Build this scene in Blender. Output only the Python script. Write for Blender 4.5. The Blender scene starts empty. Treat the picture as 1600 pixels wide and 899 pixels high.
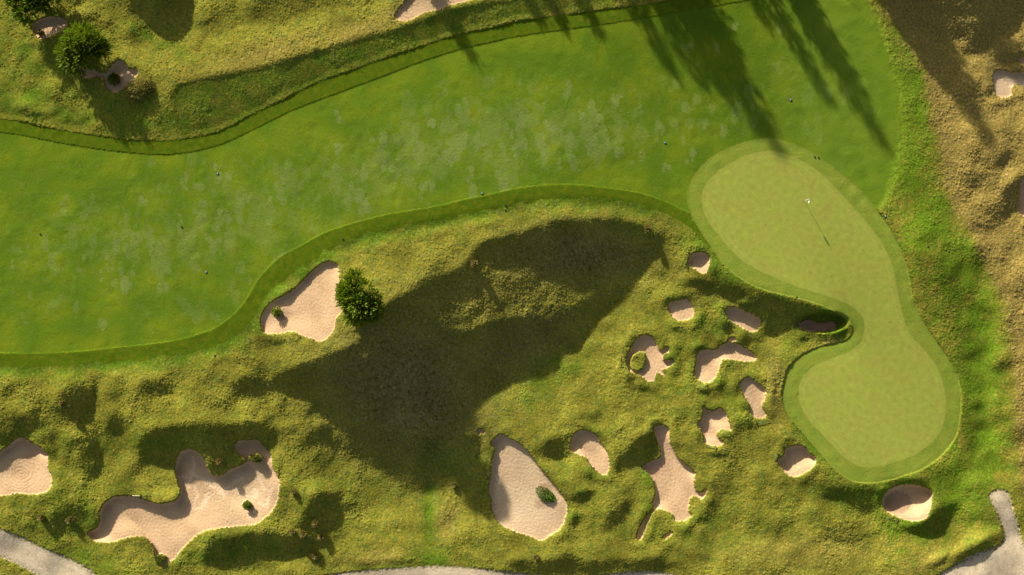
import bpy, math, random
import numpy as np
from mathutils import Vector, Matrix

# ------------------------------------------------------------------ frame, camera, light
S = 0.1                      # metres of ground per photograph pixel at height zero
CX, CY = 800.0, 449.5
H = 120.0                    # drone height
EL = math.radians(15.5)
TAN = math.tan(EL)
SD = np.array([0.505, 0.863])   # direction shadows fall, x right, y down the picture
SD = SD / np.linalg.norm(SD)

scene = bpy.context.scene
cam = bpy.data.cameras.new('camera'); camo = bpy.data.objects.new('camera', cam)
scene.collection.objects.link(camo)
camo.location = (0, 0, H); camo.rotation_euler = (0, 0, 0)
cam.sensor_width = 36.0; cam.lens = 36.0 * H / (1600 * S)
cam.clip_start = 1.0; cam.clip_end = 3000.0
scene.camera = camo

world = bpy.data.worlds.new('World'); scene.world = world; world.use_nodes = True
wn = world.node_tree; bg = wn.nodes['Background']
sky = wn.nodes.new('ShaderNodeTexSky'); sky.sky_type = 'NISHITA'; sky.sun_disc = False
sky.sun_elevation = EL; sky.sun_rotation = math.atan2(-SD[0], SD[1])
sky.air_density = 1.0; sky.dust_density = 3.0; sky.ozone_density = 0.6
hs = wn.nodes.new('ShaderNodeHueSaturation'); hs.inputs['Saturation'].default_value = 0.6
wn.links.new(sky.outputs[0], hs.inputs['Color']); wn.links.new(hs.outputs[0], bg.inputs[0]); bg.inputs[1].default_value = 0.06

sl = bpy.data.lights.new('sun', 'SUN'); slo = bpy.data.objects.new('sun', sl)
scene.collection.objects.link(slo)
sl.energy = 5.0; sl.angle = math.radians(1.2); sl.color = (1.0, 0.89, 0.72)
tosun = Vector((-SD[0] * math.cos(EL), SD[1] * math.cos(EL), math.sin(EL)))
slo.rotation_euler = tosun.to_track_quat('Z', 'Y').to_euler(); slo.location = tosun * 200
scene.view_settings.view_transform = 'Standard'; scene.view_settings.look = 'None'
scene.view_settings.exposure = 1.08; scene.view_settings.gamma = 1.0
scene.view_settings.use_curve_mapping = False

rng = np.random.default_rng(7); random.seed(7)
C = scene.collection

# ------------------------------------------------------------------ small helpers
def tag(o, label=None, cat=None, group=None, kind=None):
    if label: o['label'] = label
    if cat: o['category'] = cat
    if group: o['group'] = group
    if kind: o['kind'] = kind
    return o

def smooth(poly, k=4, closed=True):
    P = np.array(poly, float); n = len(P); out = []
    rngi = range(n) if closed else range(n - 1)
    for i in rngi:
        if closed: a, b, c, d = P[(i-1) % n], P[i], P[(i+1) % n], P[(i+2) % n]
        else: a, b, c, d = P[max(i-1, 0)], P[i], P[i+1], P[min(i+2, n-1)]
        for j in range(k):
            t = j / k
            out.append(0.5*((2*b)+(-a+c)*t+(2*a-5*b+4*c-d)*t*t+(-a+3*b-3*c+d)*t**3))
    if not closed: out.append(P[-1])
    return np.array(out)

def sdf(poly, X, Y):
    """signed distance, positive inside"""
    d2 = np.full(X.shape, 1e18); inside = np.zeros(X.shape, bool)
    n = len(poly)
    for i in range(n):
        ax, ay = poly[i]; bx, by = poly[(i+1) % n]
        ex, ey = bx-ax, by-ay; L = ex*ex+ey*ey
        if L < 1e-9: continue
        wx, wy = X-ax, Y-ay
        t = np.clip((wx*ex+wy*ey)/L, 0, 1)
        d2 = np.minimum(d2, (wx-ex*t)**2+(wy-ey*t)**2)
        c = (ay > Y) != (by > Y)
        if abs(ey) > 1e-12:
            inside ^= c & (X < ex*(Y-ay)/ey+ax)
    d = np.sqrt(d2)
    return np.where(inside, d, -d)

def sstep(a, b, x):
    t = np.clip((x-a)/(b-a), 0, 1); return t*t*(3-2*t)

def bilin(F, x0, y0, st, X, Y):
    fx = np.clip((X-x0)/st, 0, F.shape[1]-1.001); fy = np.clip((Y-y0)/st, 0, F.shape[0]-1.001)
    ix = fx.astype(int); iy = fy.astype(int); fx = fx-ix; fy = fy-iy
    return (F[iy, ix]*(1-fx)+F[iy, ix+1]*fx)*(1-fy)+(F[iy+1, ix]*(1-fx)+F[iy+1, ix+1]*fx)*fy

def blur(F, r):
    """gaussian-like blur by three box passes"""
    r = int(r)
    if r < 1: return F
    for _ in range(3):
        for ax in (0, 1):
            P = np.pad(F, [(r+1, r) if a == ax else (0, 0) for a in (0, 1)], mode='edge')
            c = np.cumsum(P, axis=ax)
            F = (c[2*r+1:, :]-c[:-2*r-1, :])/(2*r+1) if ax == 0 else (c[:, 2*r+1:]-c[:, :-2*r-1])/(2*r+1)
    return F

def bandnoise(shape, wl, sx=1.0, sy=1.0, ang=0.0):
    """noise with wavelength about wl cells, unit deviation; sx, sy stretch it"""
    f = np.fft.rfft2(rng.standard_normal(shape))
    ky = np.fft.fftfreq(shape[0])[:, None]; kx = np.fft.rfftfreq(shape[1])[None, :]
    ca, sa = math.cos(ang), math.sin(ang)
    u = (kx*ca+ky*sa)*sx; v = (-kx*sa+ky*ca)*sy
    k = np.sqrt(u*u+v*v)*wl
    g = np.exp(-((k-1.0)**2)/(2*0.45**2)); g[0, 0] = 0
    o = np.fft.irfft2(f*g, s=shape)
    return o/o.std()

# ------------------------------------------------------------------ traced outlines (picture pixels, 1600 x 899)
FAIRWAY = [(-420,195),(-200,190),(0,207),(50,215),(107,226),(175,236),(240,242),(280,240.5),(312,235),(348,225),(400,201),(450,176),(500,156),(560,134),(613,114),
 (663,95),(725,76),(775,65),(800,59),(875,47.5),(925,41),(990,31),(1075,17),(1157,3),(1240,-14),(1300,-12),(1345,20),(1375,70),(1392,120),(1400,160),(1400,210),(1393,250),(1383,285),(1368,315),
 (1330,300),(1250,300),(1150,300),(1085,345),(1078,334),(1057,324),(1037,314),(1000,302),(950,294),(900,289),(850,289.5),(800,296),(757,306),(725,312),(675,324),(612,334),
 (555,348),(507,364),(470,384),(437,402),(407,432),(392,456),(380,475),(360,496),(333,514),(295,527),(250,536),(175,544),(100,551),(0,552),(-200,556),(-420,560)]
CUT = [(-420,172),(-200,170),(0,186),(37,191),(82,201),(135,210),(200,218),(255,220),(300,215),(345,205),(400,176),(450,152),(500,127),(550,110),(613,87),(663,71),(713,55),
 (763,45),(800,35),(875,24),(960,13),(1013,6),(1100,-10),(1200,-36),(1290,-50),(1340,-22),(1372,8),(1398,45),(1414,82),(1430,112),(1439,150),(1444,200),(1436,250),(1410,290),(1385,325),
 (1350,330),(1250,330),(1150,380),(1112,390),(1082,360),(1050,340),(1012,325),(950,311),(862,312),(800,319),(775,325),(700,340),(625,355),(575,367),(537,379),(500,400),
 (462,424),(425,450),(408,480),(385,512),(345,538),(300,551),(225,562),(175,566),(100,572),(0,574),(-200,580),(-420,584)]
GREEN = [(1205,235),(1240,245),(1275,265),(1300,287),(1325,315),(1350,342),(1372,370),(1385,392),(1395,415),(1401,447),(1410,487),(1420,520),(1445,547),(1465,575),(1475,605),(1478,637),
 (1472,670),(1450,697),(1425,713),(1395,724),(1362,731),(1340,728),(1317,714),(1300,696),(1280,674),(1262,655),(1250,632),(1247,610),(1256,586),(1275,570),(1300,560),(1325,551),
 (1342,537),(1350,517),(1348,497),(1332,480),(1300,466),(1250,450),(1200,430),(1175,418),(1150,400),(1128,374),(1110,352),(1099,330),(1096,307),(1104,286),(1125,266),(1150,250),(1175,240)]
COLLAR = [(1205,216),(1255,231),(1287,250),(1312,270),(1340,292),(1362,317),(1380,340),(1395,365),(1410,395),(1420,432),(1424,455),(1430,475),(1445,505),(1462,530),(1480,557),(1495,585),
 (1501,610),(1502,640),(1497,672),(1487,694),(1467,716),(1440,734),(1412,744),(1380,753),(1350,755),(1325,749),(1300,729),(1275,701),(1252,674),(1230,647),(1222,625),(1224,600),
 (1232,575),(1250,557),(1275,544),(1300,537),(1320,533),(1330,524),(1332,510),(1312,492),(1287,479),(1250,467),(1200,455),(1165,441),(1132,415),(1112,388),(1090,355),(1079,332),
 (1073,312),(1080,282),(1105,250),(1150,226)]
PATHS = [
 ('pale gravel cart path crossing the bottom left corner', [(-420,740),(-200,770),(-60,803),(0,826),(38,841),(75,859),(113,874),(140,890),(165,908),(230,940),(300,985),(230,1010),(150,960),(90,920),(57,899),(25,882),(0,871),(-60,845),(-200,815),(-420,790)]),
 ('pale cart path running along the bottom edge', [(340,1010),(400,950),(450,915),(500,900),(563,892),(625,887),(688,884),(738,887),(800,894),(850,899),(900,900),(950,897),(975,894),(1013,892),(1050,897),(1100,912),(1180,940),(1250,955),(1250,990),(1150,980),(1060,950),(990,935),(900,942),(800,938),(690,926),(600,934),(500,950),(430,985),(380,1030)]),
 ('pale cart path spur rising into the grass in the bottom right corner', [(1545,775),(1550,768),(1563,765),(1574,768),(1579,779),(1588,809),(1596,836),(1606,858),(1640,870),(1800,880),(2000,900),(2000,980),(1800,970),(1600,960),(1500,968),(1430,985),(1330,1000),(1330,968),(1400,940),(1465,899),(1483,888),(1500,878),(1520,867),(1543,859),(1560,853),(1568,842),(1567,829),(1558,804),(1550,788)]),
]
# (label, shadow length px, lip steepness, outline, islands)
BUNKERS = [
 ('large pale sand bunker left of the bushy juniper beside the fairway', 13, [(512,409),(525,412),(529.5,422),(530,450),(537,465),(542,480),(537,487),(527,495),(523,507),(522,516),(515,525),(502,534),(485,529),(467,522),(457,518),(432,522),(412,520),(409,512),(407,500),(412,487),(425,472),(450,459),(465,447),(482,430),(497,416)], [[(425,487),(429,481),(436,481),(440,487),(437,493),(429,494)]]),
 ('round bunker with circular rake marks cut by the left edge', 22, [(0,706),(15,695),(27,686),(37,685),(47,691),(60,698),(69,706),(75,711),(75,731),(81,746),(80,759),(72,769),(50,773),(27,771),(10,774),(-15,774),(-30,760),(-34,740),(-22,715)], []),
 ('largest bunker, many-lobed and covered in footprints, lower left', 24, [(137,833),(150,826),(156,816),(156,801),(162,789),(175,778),(190,775),(207,776),(225,781),(250,788),(270,784),(279,778),(282,766),(277,749),(274,734),(276,719),(284,705),(297,702),(310,708),(320,719),(325,734),(336,745),(350,741),(360,733),(375,728),(385,722),(381,714),(368,704),(368,694),(375,689),(390,688),(402,688),(410,696),(420,706),(425,716),(425,728),(432,741),(437,754),(434,779),(425,799),(412,811),(400,819),(375,822),(332,827),(312,834),(295,847),(282,862),(272,874),(255,883),(245,877),(241,859),(232,844),(220,838),(200,840),(175,847),(150,847),(140,839)],
   [[(388,712),(397,714),(400,707),(409,712),(411,720),(400,723),(389,719)], [(380,785),(387,782),(393,786),(393,792),(386,795),(380,791)], [(245,868),(252,865),(260,869),(259,877),(251,880),(245,875)]]),
 ('tall oval bunker with a green shrub inside, bottom centre', 15, [(767,693),(775,684),(783,679),(795,685),(815,696),(832,716),(850,739),(867,759),(880,777),(886,791),(884,809),(875,827),(860,837),(845,845),(832,839),(815,834),(800,829),(785,822),(775,811),(769,796),(768,779),(764,766),(768,741),(769,719),(774,704)], []),
 ('small bean-shaped bunker between the tall oval bunker and the jagged one', 16, [(892,691),(898,680),(906,673),(920,674),(932,681),(937,691),(947,704),(952,724),(950,739),(942,742),(930,735),(921,724),(915,715),(900,709),(892,704)], []),
 ('ragged bunker with long narrow tail pointing down left, bottom middle', 14, [(1022,668),(1035,665),(1045,670),(1046,689),(1051,701),(1059,716),(1072,726),(1086,740),(1084,751),(1086,765),(1095,770),(1104,764),(1102,775),(1096,781),(1088,775),(1078,779),(1076,799),(1082,805),(1070,814),(1055,814),(1051,804),(1040,798),(1027,796),(1018,804),(1009,826),(1001,844),(995,840),(1000,824),(1011,806),(1021,796),(1020,786),(1024,774),(1022,754),(1012,739),(1003,730),(1017,721),(1032,714),(1032,701),(1026,686)], []),
 ('bunker with a round grass island and small ragged bays', 14, [(980,572),(981,555),(990,537),(1000,526),(1012,524),(1022,530),(1027,540),(1032,549),(1044,541),(1045,550),(1037,554),(1037,564),(1050,562),(1053,567),(1044,575),(1034,579),(1039,587),(1033,586),(1026,582),(1022,595),(1012,596),(1000,586),(987,582)], [[(984,567),(988,556),(998,550),(1007,551),(1010,562),(1006,575),(997,581),(988,578)]]),
 ('boomerang-shaped bunker below the small oval one', 12, [(1091,551),(1102,546),(1117,547),(1132,537),(1145,535),(1160,542),(1175,551),(1182,560),(1175,565),(1150,563),(1132,561),(1125,570),(1120,585),(1112,596),(1100,598),(1087,590),(1086,577),(1089,562)], []),
 ('narrow upright bunker just left of the lower lobe of the green', 7, [(1170,589),(1180,597),(1190,603),(1197,609),(1196,622),(1190,635),(1197,647),(1195,653),(1182,654),(1174,647),(1172,635),(1162,617),(1156,600)], []),
 ('small ragged bunker half in shade above the long tailed one', 17, [(1099,636),(1107,641),(1116,643),(1125,638),(1135,647),(1141,665),(1142,674),(1130,671),(1121,676),(1122,684),(1130,691),(1127,696),(1118,697),(1102,693),(1099,681),(1094,670),(1090,662),(1097,656),(1099,645)], []),
 ('small half-shaded bunker at the lower left edge of the green', 27, [(1216,720),(1226,710),(1228,701),(1245,696),(1257,699),(1265,709),(1274,715),(1274,724),(1265,735),(1250,743),(1237,745),(1227,739),(1219,729)], []),
 ('round pot bunker with a dark damp patch below the green', 38, [(1379,786),(1381,774),(1390,765),(1407,758),(1425,757),(1440,760),(1450,764),(1456,769),(1456,787),(1450,807),(1437,814),(1420,814),(1400,807),(1385,799)], []),
 ('small bunker sunk in full shade at the waist of the green', 14, [(1248,510),(1257,501),(1267,500),(1280,505),(1290,503),(1302,503),(1306,509),(1302,516),(1280,517),(1262,518)], []),
 ('tiny half-shaded pot bunker beside the upper lobe of the green', 21, [(1076,405),(1082,397),(1095,394),(1105,397),(1110,405),(1107,417),(1104,425),(1097,428),(1087,421),(1077,416)], []),
 ('small round bunker by itself left of the small oval one', 7, [(1044,475),(1052,471),(1064,470),(1072,467),(1082,477),(1085,487),(1081,497),(1065,502),(1052,497),(1046,487)], []),
 ('small oval bunker tilted down right near the shaded hollow', 12, [(1134,485),(1142,480),(1162,485),(1180,494),(1189,501),(1186,512),(1177,519),(1162,514),(1147,505),(1136,495)], []),
 ('pale bunker cut by the right edge near the top', 4, [(1553,114),(1568,110),(1580,114),(1600,113),(1640,112),(1645,135),(1610,140),(1597,134),(1585,131),(1580,140),(1581,147),(1575,152),(1560,151),(1554,143)], []),
 ('reddish sliver of bunker on the right edge beside the dunes', 10, [(1593,328),(1594,302),(1597,280),(1620,272),(1650,300),(1640,340),(1605,342)], []),
 ('weedy sandy scrape cut by the top edge', 4, [(618,22),(627,10),(640,-4),(660,-20),(700,-24),(745,-10),(733,1),(700,9),(690,15),(672,18),(660,21),(645,30),(632,34),(620,30)], []),
 ('shaded bunker between the two junipers, top left', 9, [(49,40),(65,29),(82,26),(100,30),(105,37),(97,47),(82,55),(67,62),(56,56),(51,47)], [[(62,50),(66,47),(69,51),(67,56),(62,56)]]),
 ('shaded bunker with a green tuft inside, below the top left juniper', 11, [(118,107),(140,108),(162,116),(172,105),(186,94),(197,101),(201,108),(213,107),(215,115),(207,127),(190,140),(178,145),(165,135),(163,123),(150,120),(136,124),(125,117)], [[(170,122),(175,115),(184,115),(188,123),(186,131),(178,134),(171,130)]]),
 ('tiny scrap of sand on the right edge near the top', 3, [(1590,94),(1597,90),(1612,90),(1612,102),(1600,101)], []),
 ('tiny scrap of sand at the top of the tall oval bunker', 2, [(746,673),(752,671),(757,673),(755,678),(748,678)], []),
 ('short strip of bare sand right of the narrow tail', 2, [(1036,840),(1043,834),(1049,831),(1051,834),(1044,839),(1039,843)], []),
 ('tiny scrap of sand above the boomerang-shaped bunker', 2, [(1138,530),(1144,527),(1150,529),(1149,533),(1141,534)], []),
]
# shadowed hollows: the ground falls away here faster than the sun's ray
SHADE = [
 [(425,585),(450,577),(487,566),(510,555),(545,545),(562,532),(570,516),(600,490),(607,470),(637,458),(660,455),(668,490),(720,520),(770,500),(800,492),(850,500),(880,490),(910,470),(925,455),(962,459),
  (975,462),(937,487),(920,512),(900,542),(882,546),(850,580),(815,592),(790,600),(762,610),(737,637),(730,650),(735,668),(749,689),(752,706),(717,739),(700,759),(672,764),(650,756),(617,751),(595,734),(575,721),(555,712),
  (542,670),(520,650),(495,630),(475,612),(467,607),(425,605)],
 [(725,415),(740,395),(762,377),(800,366),(850,349),(887,344),(937,341),(975,345),(1005,350),(1020,365),(1025,385),(1017,402),(1000,427),(982,450),(962,459),(925,452),(907,445),(875,435),(837,422),(800,400),(760,405),(740,425)],
 [(655,450),(690,432),(725,416),(745,420),(745,440),(720,462),(690,462),(668,458)],
 [(1071,437),(1100,438),(1150,447),(1200,458),(1250,471),(1290,484),(1315,495),(1328,508),(1322,519),(1300,523),(1265,521),(1245,512),(1218,513),(1200,524),(1192,510),(1180,492),(1155,477),(1135,462),(1107,450)],
 [(215,690),(240,670),(300,664),(340,668),(400,657),(430,672),(428,700),(410,690),(375,688),(366,702),(382,716),(384,721),(360,731),(340,744),(328,722),(322,708),(297,700),(282,705),(273,733),(250,722),(225,712)],
 [(1013,672),(1018,690),(1017,715),(1003,728),(990,726),(975,716),(985,700),(1000,685)],
 [(950,815),(957,800),(975,786),(986,785),(978,805),(962,822),(950,830)],
 [(850,690),(870,682),(880,690),(878,710),(868,720),(855,712)],
 [(1290,772),(1320,762),(1350,760),(1380,764),(1379,785),(1360,800),(1345,797),(1325,785)],
 [(1385,757),(1405,748),(1430,745),(1450,752),(1448,762),(1425,757),(1400,758)],
 [(1427,824),(1450,813),(1465,797),(1495,784),(1484,806),(1472,826),(1452,837)],
 [(205,-30),(295,-30),(299,10),(298,25),(293,47),(285,58),(270,54),(250,47),(217,22),(205,0)],
 [(1560,-30),(1598,-30),(1600,5),(1597,18),(1588,36),(1570,52),(1538,67),(1520,80),(1505,76),(1530,50),(1545,20)],
 [(1550,95),(1575,76),(1592,70),(1602,80),(1590,90),(1565,100)],
 [(1573,318),(1570,300),(1580,285),(1595,280),(1592,300),(1585,325),(1575,332)],
 [(1560,262),(1562,245),(1578,235),(1575,250)],
 [(475,800),(500,770),(530,772),(535,800),(520,825),(490,835),(470,822)],
 [(315,868),(340,845),(400,832),(455,838),(500,842),(515,852),(480,862),(425,868),(400,865),(350,882),(320,885)],
 [(885,778),(905,770),(930,764),(928,772),(900,784)],
]
# gentler away-facing or sun-facing ground: (slope along the shadow direction, weight, outline)
TILT = [
 (-0.170, 12, [(262,150),(275,130),(325,118),(400,104),(500,75),(560,58),(607,46),(657,28),(700,14),(733,4),(800,-5),(960,-30),(960,8),(875,22),(800,35),(713,55),(613,87),(550,110),(500,127),(450,152),(400,176),(345,205),(300,215),(275,200)]),
 (-0.020, 5, [(-100,100),(0,110),(60,130),(100,160),(150,185),(130,208),(37,190),(-100,180)]),
 (0.17, 6, [(160,60),(250,75),(300,60),(400,40),(600,0),(640,0),(600,38),(560,52),(500,70),(400,97),(325,112),(250,118),(190,90)]),
 (-0.12, 4, [(430,440),(462,418),(500,396),(555,366),(640,345),(740,325),(800,310),(862,304),(950,304),(1030,325),(1090,380),(1060,352),(1012,330),(950,318),(862,318),(775,332),(700,346),(625,360),(575,372),(537,386),(500,406),(462,432),(440,450)]),
 (0.07, 2, [(640,380),(740,345),(860,325),(950,322),(1000,340),(940,335),(860,338),(760,368),(700,400),(620,430)]),
 (0.10, 2, [(430,560),(540,500),(560,515),(540,540),(480,562),(430,575)]),
 (-0.06, 2, [(840,270),(900,240),(990,225),(1000,250),(930,270),(870,286)]),
 (-0.17, 6, [(660,450),(700,432),(745,420),(760,408),(800,402),(850,428),(905,448),(922,460),(900,482),(850,492),(800,486),(765,492),(720,508),(672,488)]),
 (0.10, 2, [(850,590),(900,550),(950,480),(985,455),(1030,430),(1040,450),(1000,500),(960,540),(960,620),(900,660),(820,680),(760,660),(750,640),(800,612)]),
 (-0.25, 8, [(800,874),(900,868),(1000,872),(1060,878),(1040,892),(950,892),(850,894),(800,888)]),
 (0.12, 3, [(1300,800),(1360,810),(1420,830),(1460,845),(1500,820),(1540,840),(1480,870),(1400,890),(1300,880)]),
 (-0.13, 2, [(1280,820),(1340,812),(1360,830),(1340,850),(1290,840)]),
 (0.12, 3, [(1270,525),(1300,526),(1322,524),(1300,534),(1270,540),(1240,552),(1230,545)]),
 (-0.13, 3, [(1340,757),(1400,750),(1440,740),(1470,722),(1480,735),(1450,752),(1380,762)]),
 (-0.25, 8, [(1400,-40),(1580,-40),(1570,20),(1520,60),(1480,60),(1420,30),(1380,0)]),
 (-0.29, 9, [(80,800),(110,780),(130,785),(132,812),(118,832),(95,838),(75,830)]),
 (-0.29, 9, [(90,610),(130,596),(150,600),(150,640),(128,662),(100,655),(85,640)]),
 (-0.29, 9, [(217,592),(267,588),(265,606),(250,614),(225,612)]),
 (-0.29, 9, [(0,655),(30,644),(57,650),(57,675),(30,690),(-10,690),(-30,670)]),
 (-0.29, 9, [(160,668),(175,640),(200,645),(198,668),(180,680)]),
 (-0.29, 9, [(122,700),(128,680),(150,675),(160,705),(155,740),(140,748),(125,730)]),
 (-0.29, 9, [(470,680),(500,660),(520,670),(510,690),(480,700)]),
 (-0.29, 9, [(360,596),(400,586),(428,590),(425,606),(385,618),(362,612)]),
 (-0.20, 4, [(1500,270),(1530,262),(1545,270),(1530,292),(1505,292)]),
 (-0.20, 4, [(1535,345),(1560,338),(1568,350),(1545,360)]),
 (-0.12, 3, [(1130,700),(1150,680),(1160,690),(1150,740),(1130,790),(1100,800),(1110,760)]),
 (-0.20, 3, [(1100,430),(1130,428),(1165,444),(1160,452),(1120,445)]),
 (0.12, 3, [(640,770),(700,770),(690,860),(600,880),(540,870),(560,800)]),
 (0.12, 2, [(180,620),(230,640),(320,640),(400,650),(440,640),(480,660),(430,665),(300,655),(230,665),(200,680)]),
 (-0.14, 3, [(1415,380),(1500,430),(1500,520),(1530,600),(1520,690),(1490,730),(1510,660),(1505,590),(1470,520),(1440,480)]),
 (-0.13, 3, [(715,735),(750,715),(765,735),(760,770),(745,800),(735,790),(742,760)]),
 (-0.14, 2, [(1000,610),(985,590),(965,640),(950,650),(870,665),(880,655),(940,640)]),
 (-0.14, 2, [(500,-20),(400,-20),(400,25),(450,32),(470,20)]),
]

# ------------------------------------------------------------------ the large shape of the land, solved from where its shadows fall
GX0, GY0, GX1, GY1 = -420.0, -420.0, 2020.0, 1320.0
def sweep(inside, st, DX, DY):
    """distance travelled inside the mask along the shadow direction, row by row (metres)"""
    h, w = inside.shape; out = np.zeros((h, w)); xi = np.arange(w)
    for y in range(1, h):
        t = st/ np.maximum(DY[y], 0.2)
        src = np.clip(xi - DX[y]*t/st, 0, w-1.001); i = src.astype(int); f = src-i
        prev = out[y-1, i]*(1-f)+out[y-1, i+1]*f
        out[y] = np.where(inside[y], prev+t*S, 0)
    return out

def solve_land():
    hprev = None
    for st in (24., 12., 6., 4.):
        xs = np.arange(GX0, GX1+1, st); ys = np.arange(GY0, GY1+1, st)
        X, Y = np.meshgrid(xs, ys)
        DX = SD[0]-TAN*(X-CX)*S/H; DY = SD[1]-TAN*(Y-CY)*S/H
        g = np.full(X.shape, 0.035); wg = np.full(X.shape, 0.45); wf = np.full(X.shape, 0.02)
        flat = np.maximum(sdf(smooth(CUT, 2), X, Y), sdf(smooth(COLLAR, 2), X, Y))
        m = sstep(-4, 8, flat); g = g*(1-m)-0.004*m; wg += 1.5*m; wf += 0.5*m
        mid = 0
        if st < 5: mid = bandnoise(X.shape, 120/st)*0.07+bandnoise(X.shape, 60/st)*0.085+bandnoise(X.shape, 30/st)*0.06
        sm = np.zeros(X.shape)
        if st < 5:
            for _b in BUNKERS: 
                P_ = np.array(_b[2]); x0, y0 = P_.min(0)-20; x1, y1 = P_.max(0)+20
                sb = np.ix_((ys >= y0) & (ys <= y1), (xs >= x0) & (xs <= x1))
                sm[sb] = np.maximum(sm[sb], sstep(-7, 3, sdf(P_, X[sb], Y[sb])))
        calm = (1-m)*(1-.9*sm)*(1-.75*sstep(1370, 1400, X)*(1-sstep(1480, 1530, X)))*(1-.6*sstep(-40, 0, 130-np.abs(Y-0))*(X < 1300))
        bd_ = sdf(TILT[0][2], X, Y); calm = calm*(1-.85*sstep(-45, -15, bd_))*(1-.7*sstep(-40, -5, sdf(smooth(CUT, 2), X, Y)))
        g = g+.66*mid*calm*(1+.25*sstep(1440, 1500, X))
        for gv, wv, poly in TILT:
            m = sstep(-5, 5, sdf(poly, X, Y)); g = g*(1-m)+gv*m; wg = wg*(1-m)+wv*m
        smask = np.zeros(X.shape); gs = np.zeros(X.shape)
        for k, poly in enumerate(SHADE):
            x0, y0 = np.min(poly, 0)-30; x1, y1 = np.max(poly, 0)+30
            ix = (xs >= x0) & (xs <= x1); iy = (ys >= y0) & (ys <= y1)
            sub = np.ix_(iy, ix)
            if iy.sum() < 2 or ix.sum() < 2: continue
            ins = sdf(poly, X[sub], Y[sub])
            a = sweep(ins > 0, st, DX[sub], DY[sub])
            b = sweep((ins > 0)[::-1], st, -DX[sub][::-1], DY[sub][::-1])[::-1]
            L = np.maximum(a+b, 0.1)
            prof = -TAN*(1.04+0.5*np.exp(-L/5.0))*(1+0.35*(1-2*a/L))
            mm = (ins > 0)
            gs[sub] = np.where(mm, prof, gs[sub]); smask[sub] = np.where(mm, 1, smask[sub])
        g = np.where(smask > 0, gs, g); wg = np.where(smask > 0, 14.0, wg)
        s = st*S
        lam = 2.5e-5; wlap = 0.35
        def D(h):
            hx = np.zeros_like(h); hy = np.zeros_like(h)
            hx[:, :-1] = (h[:, 1:]-h[:, :-1])/s; hy[:-1] = (h[1:]-h[:-1])/s
            return hx, hy
        def DT(ax, ay):
            o = np.zeros_like(ax)
            o[:, 1:] += ax[:, :-1]/s; o[:, :-1] -= ax[:, :-1]/s
            o[1:] += ay[:-1]/s; o[:-1] -= ay[:-1]/s
            return o
        def lap(h):
            P = np.pad(h, 1, mode='edge')
            return (P[1:-1, 2:]+P[1:-1, :-2]+P[2:, 1:-1]+P[:-2, 1:-1]-4*h)/(s*s)
        wl = wlap*np.where(smask > 0, 0.5, 0.12)
        def A(h):
            hx, hy = D(h); r = wg*(DX*hx+DY*hy)
            return DT(DX*r+wf*hx, DY*r+wf*hy)+lam*h+lap(wl*lap(h))
        b = DT(DX*wg*g, DY*wg*g)
        if hprev is None: h = np.zeros_like(X)
        else: h = bilin(hprev[0], GX0, GY0, hprev[1], X, Y)
        # conjugate gradients, diagonal preconditioner
        Mi = 1.0/(2*wg/(s*s)+4*wf/(s*s)+lam+20*wl/(s**4))
        r = b-A(h); z = Mi*r; p = z.copy(); rz = (r*z).sum()
        for it in range({24.: 500, 12.: 400, 6.: 250, 4.: 160}[st]):
            Ap = A(p); al = rz/(p*Ap).sum(); h = h+al*p; r = r-al*Ap
            z = Mi*r; rz2 = (r*z).sum(); p = z+(rz2/rz)*p; rz = rz2
        hprev = (h, st)
        hx, hy = D(h); e = (DX*hx+DY*hy)[smask > 0]; print(st, 'slope in shade', e.mean(), (e > -TAN).mean())
    return hprev[0], smask

LAND, LSH = solve_land()
LAND = LAND-np.median(LAND[100:330, 100:500])
print('land range', LAND[105:330, 105:505].min(), LAND[105:330, 105:505].max())

# ------------------------------------------------------------------ fine grid
ST = 1.25
def axis(a, b):
    core = np.arange(a, b+0.01, ST); out = [core[0]]; d = ST
    left = []; v = core[0]
    while v > -5600: d *= 1.28; v -= d; left.append(v)
    right = []; v = core[-1]; d = ST
    while v < 7200: d *= 1.28; v += d; right.append(v)
    return np.array(left[::-1]+list(core)+right), len(left), len(core)
xs, nlx, ncx = axis(-70, 1670); ys, nly, ncy = axis(-70, 969)
PX, PY = np.meshgrid(xs, ys)
core = (slice(nly, nly+ncy), slice(nlx, nlx+ncx))
def full(F, fill=0.0):
    o = np.full(PX.shape, fill); o[core] = F; return o
cX, cY = PX[core], PY[core]; shp = cX.shape
edge = np.minimum.reduce([cX+70, 1670-cX, cY+70, 969-cY]); fade = sstep(0, 15, edge)
WL = lambda px: px/ST

# zone distances, computed coarsely then sampled
mx = np.arange(-440, 2040, 3.); my = np.arange(-440, 1340, 3.); MX, MY = np.meshgrid(mx, my)
def zone(poly, k=3):
    f = sdf(smooth(poly, k), MX, MY)
    return bilin(f, mx[0], my[0], 3., PX, PY)
jag = full(bandnoise(shp, WL(9))*0.5+bandnoise(shp, WL(4))*0.4)
z_fair, z_cut = zone(FAIRWAY)+0.25*jag, zone(CUT)+0.8*jag
nz15 = full(bandnoise(shp, WL(16))); nz30 = full(bandnoise(shp, WL(34)))
low_ = sstep(0, 20, PY-np.interp(PX, [0, 350, 700, 1000], [385, 355, 200, 175]))*(1-sstep(1000, 1060, PX))
z_cut = z_cut+low_*(.5*nz15+1.5*nz30)
w_ = sstep(1330, 1390, PX); z_cut = z_cut*(1-w_)+np.minimum(z_cut, z_fair+3+nz15)*w_
z_green, z_coll = zone(GREEN), zone(COLLAR)+0.25*jag
z_path = [zone(p)+1.0*jag for _, p in PATHS]
far = (PX < -400) | (PX > 2000) | (PY < -400) | (PY > 1300)
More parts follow.
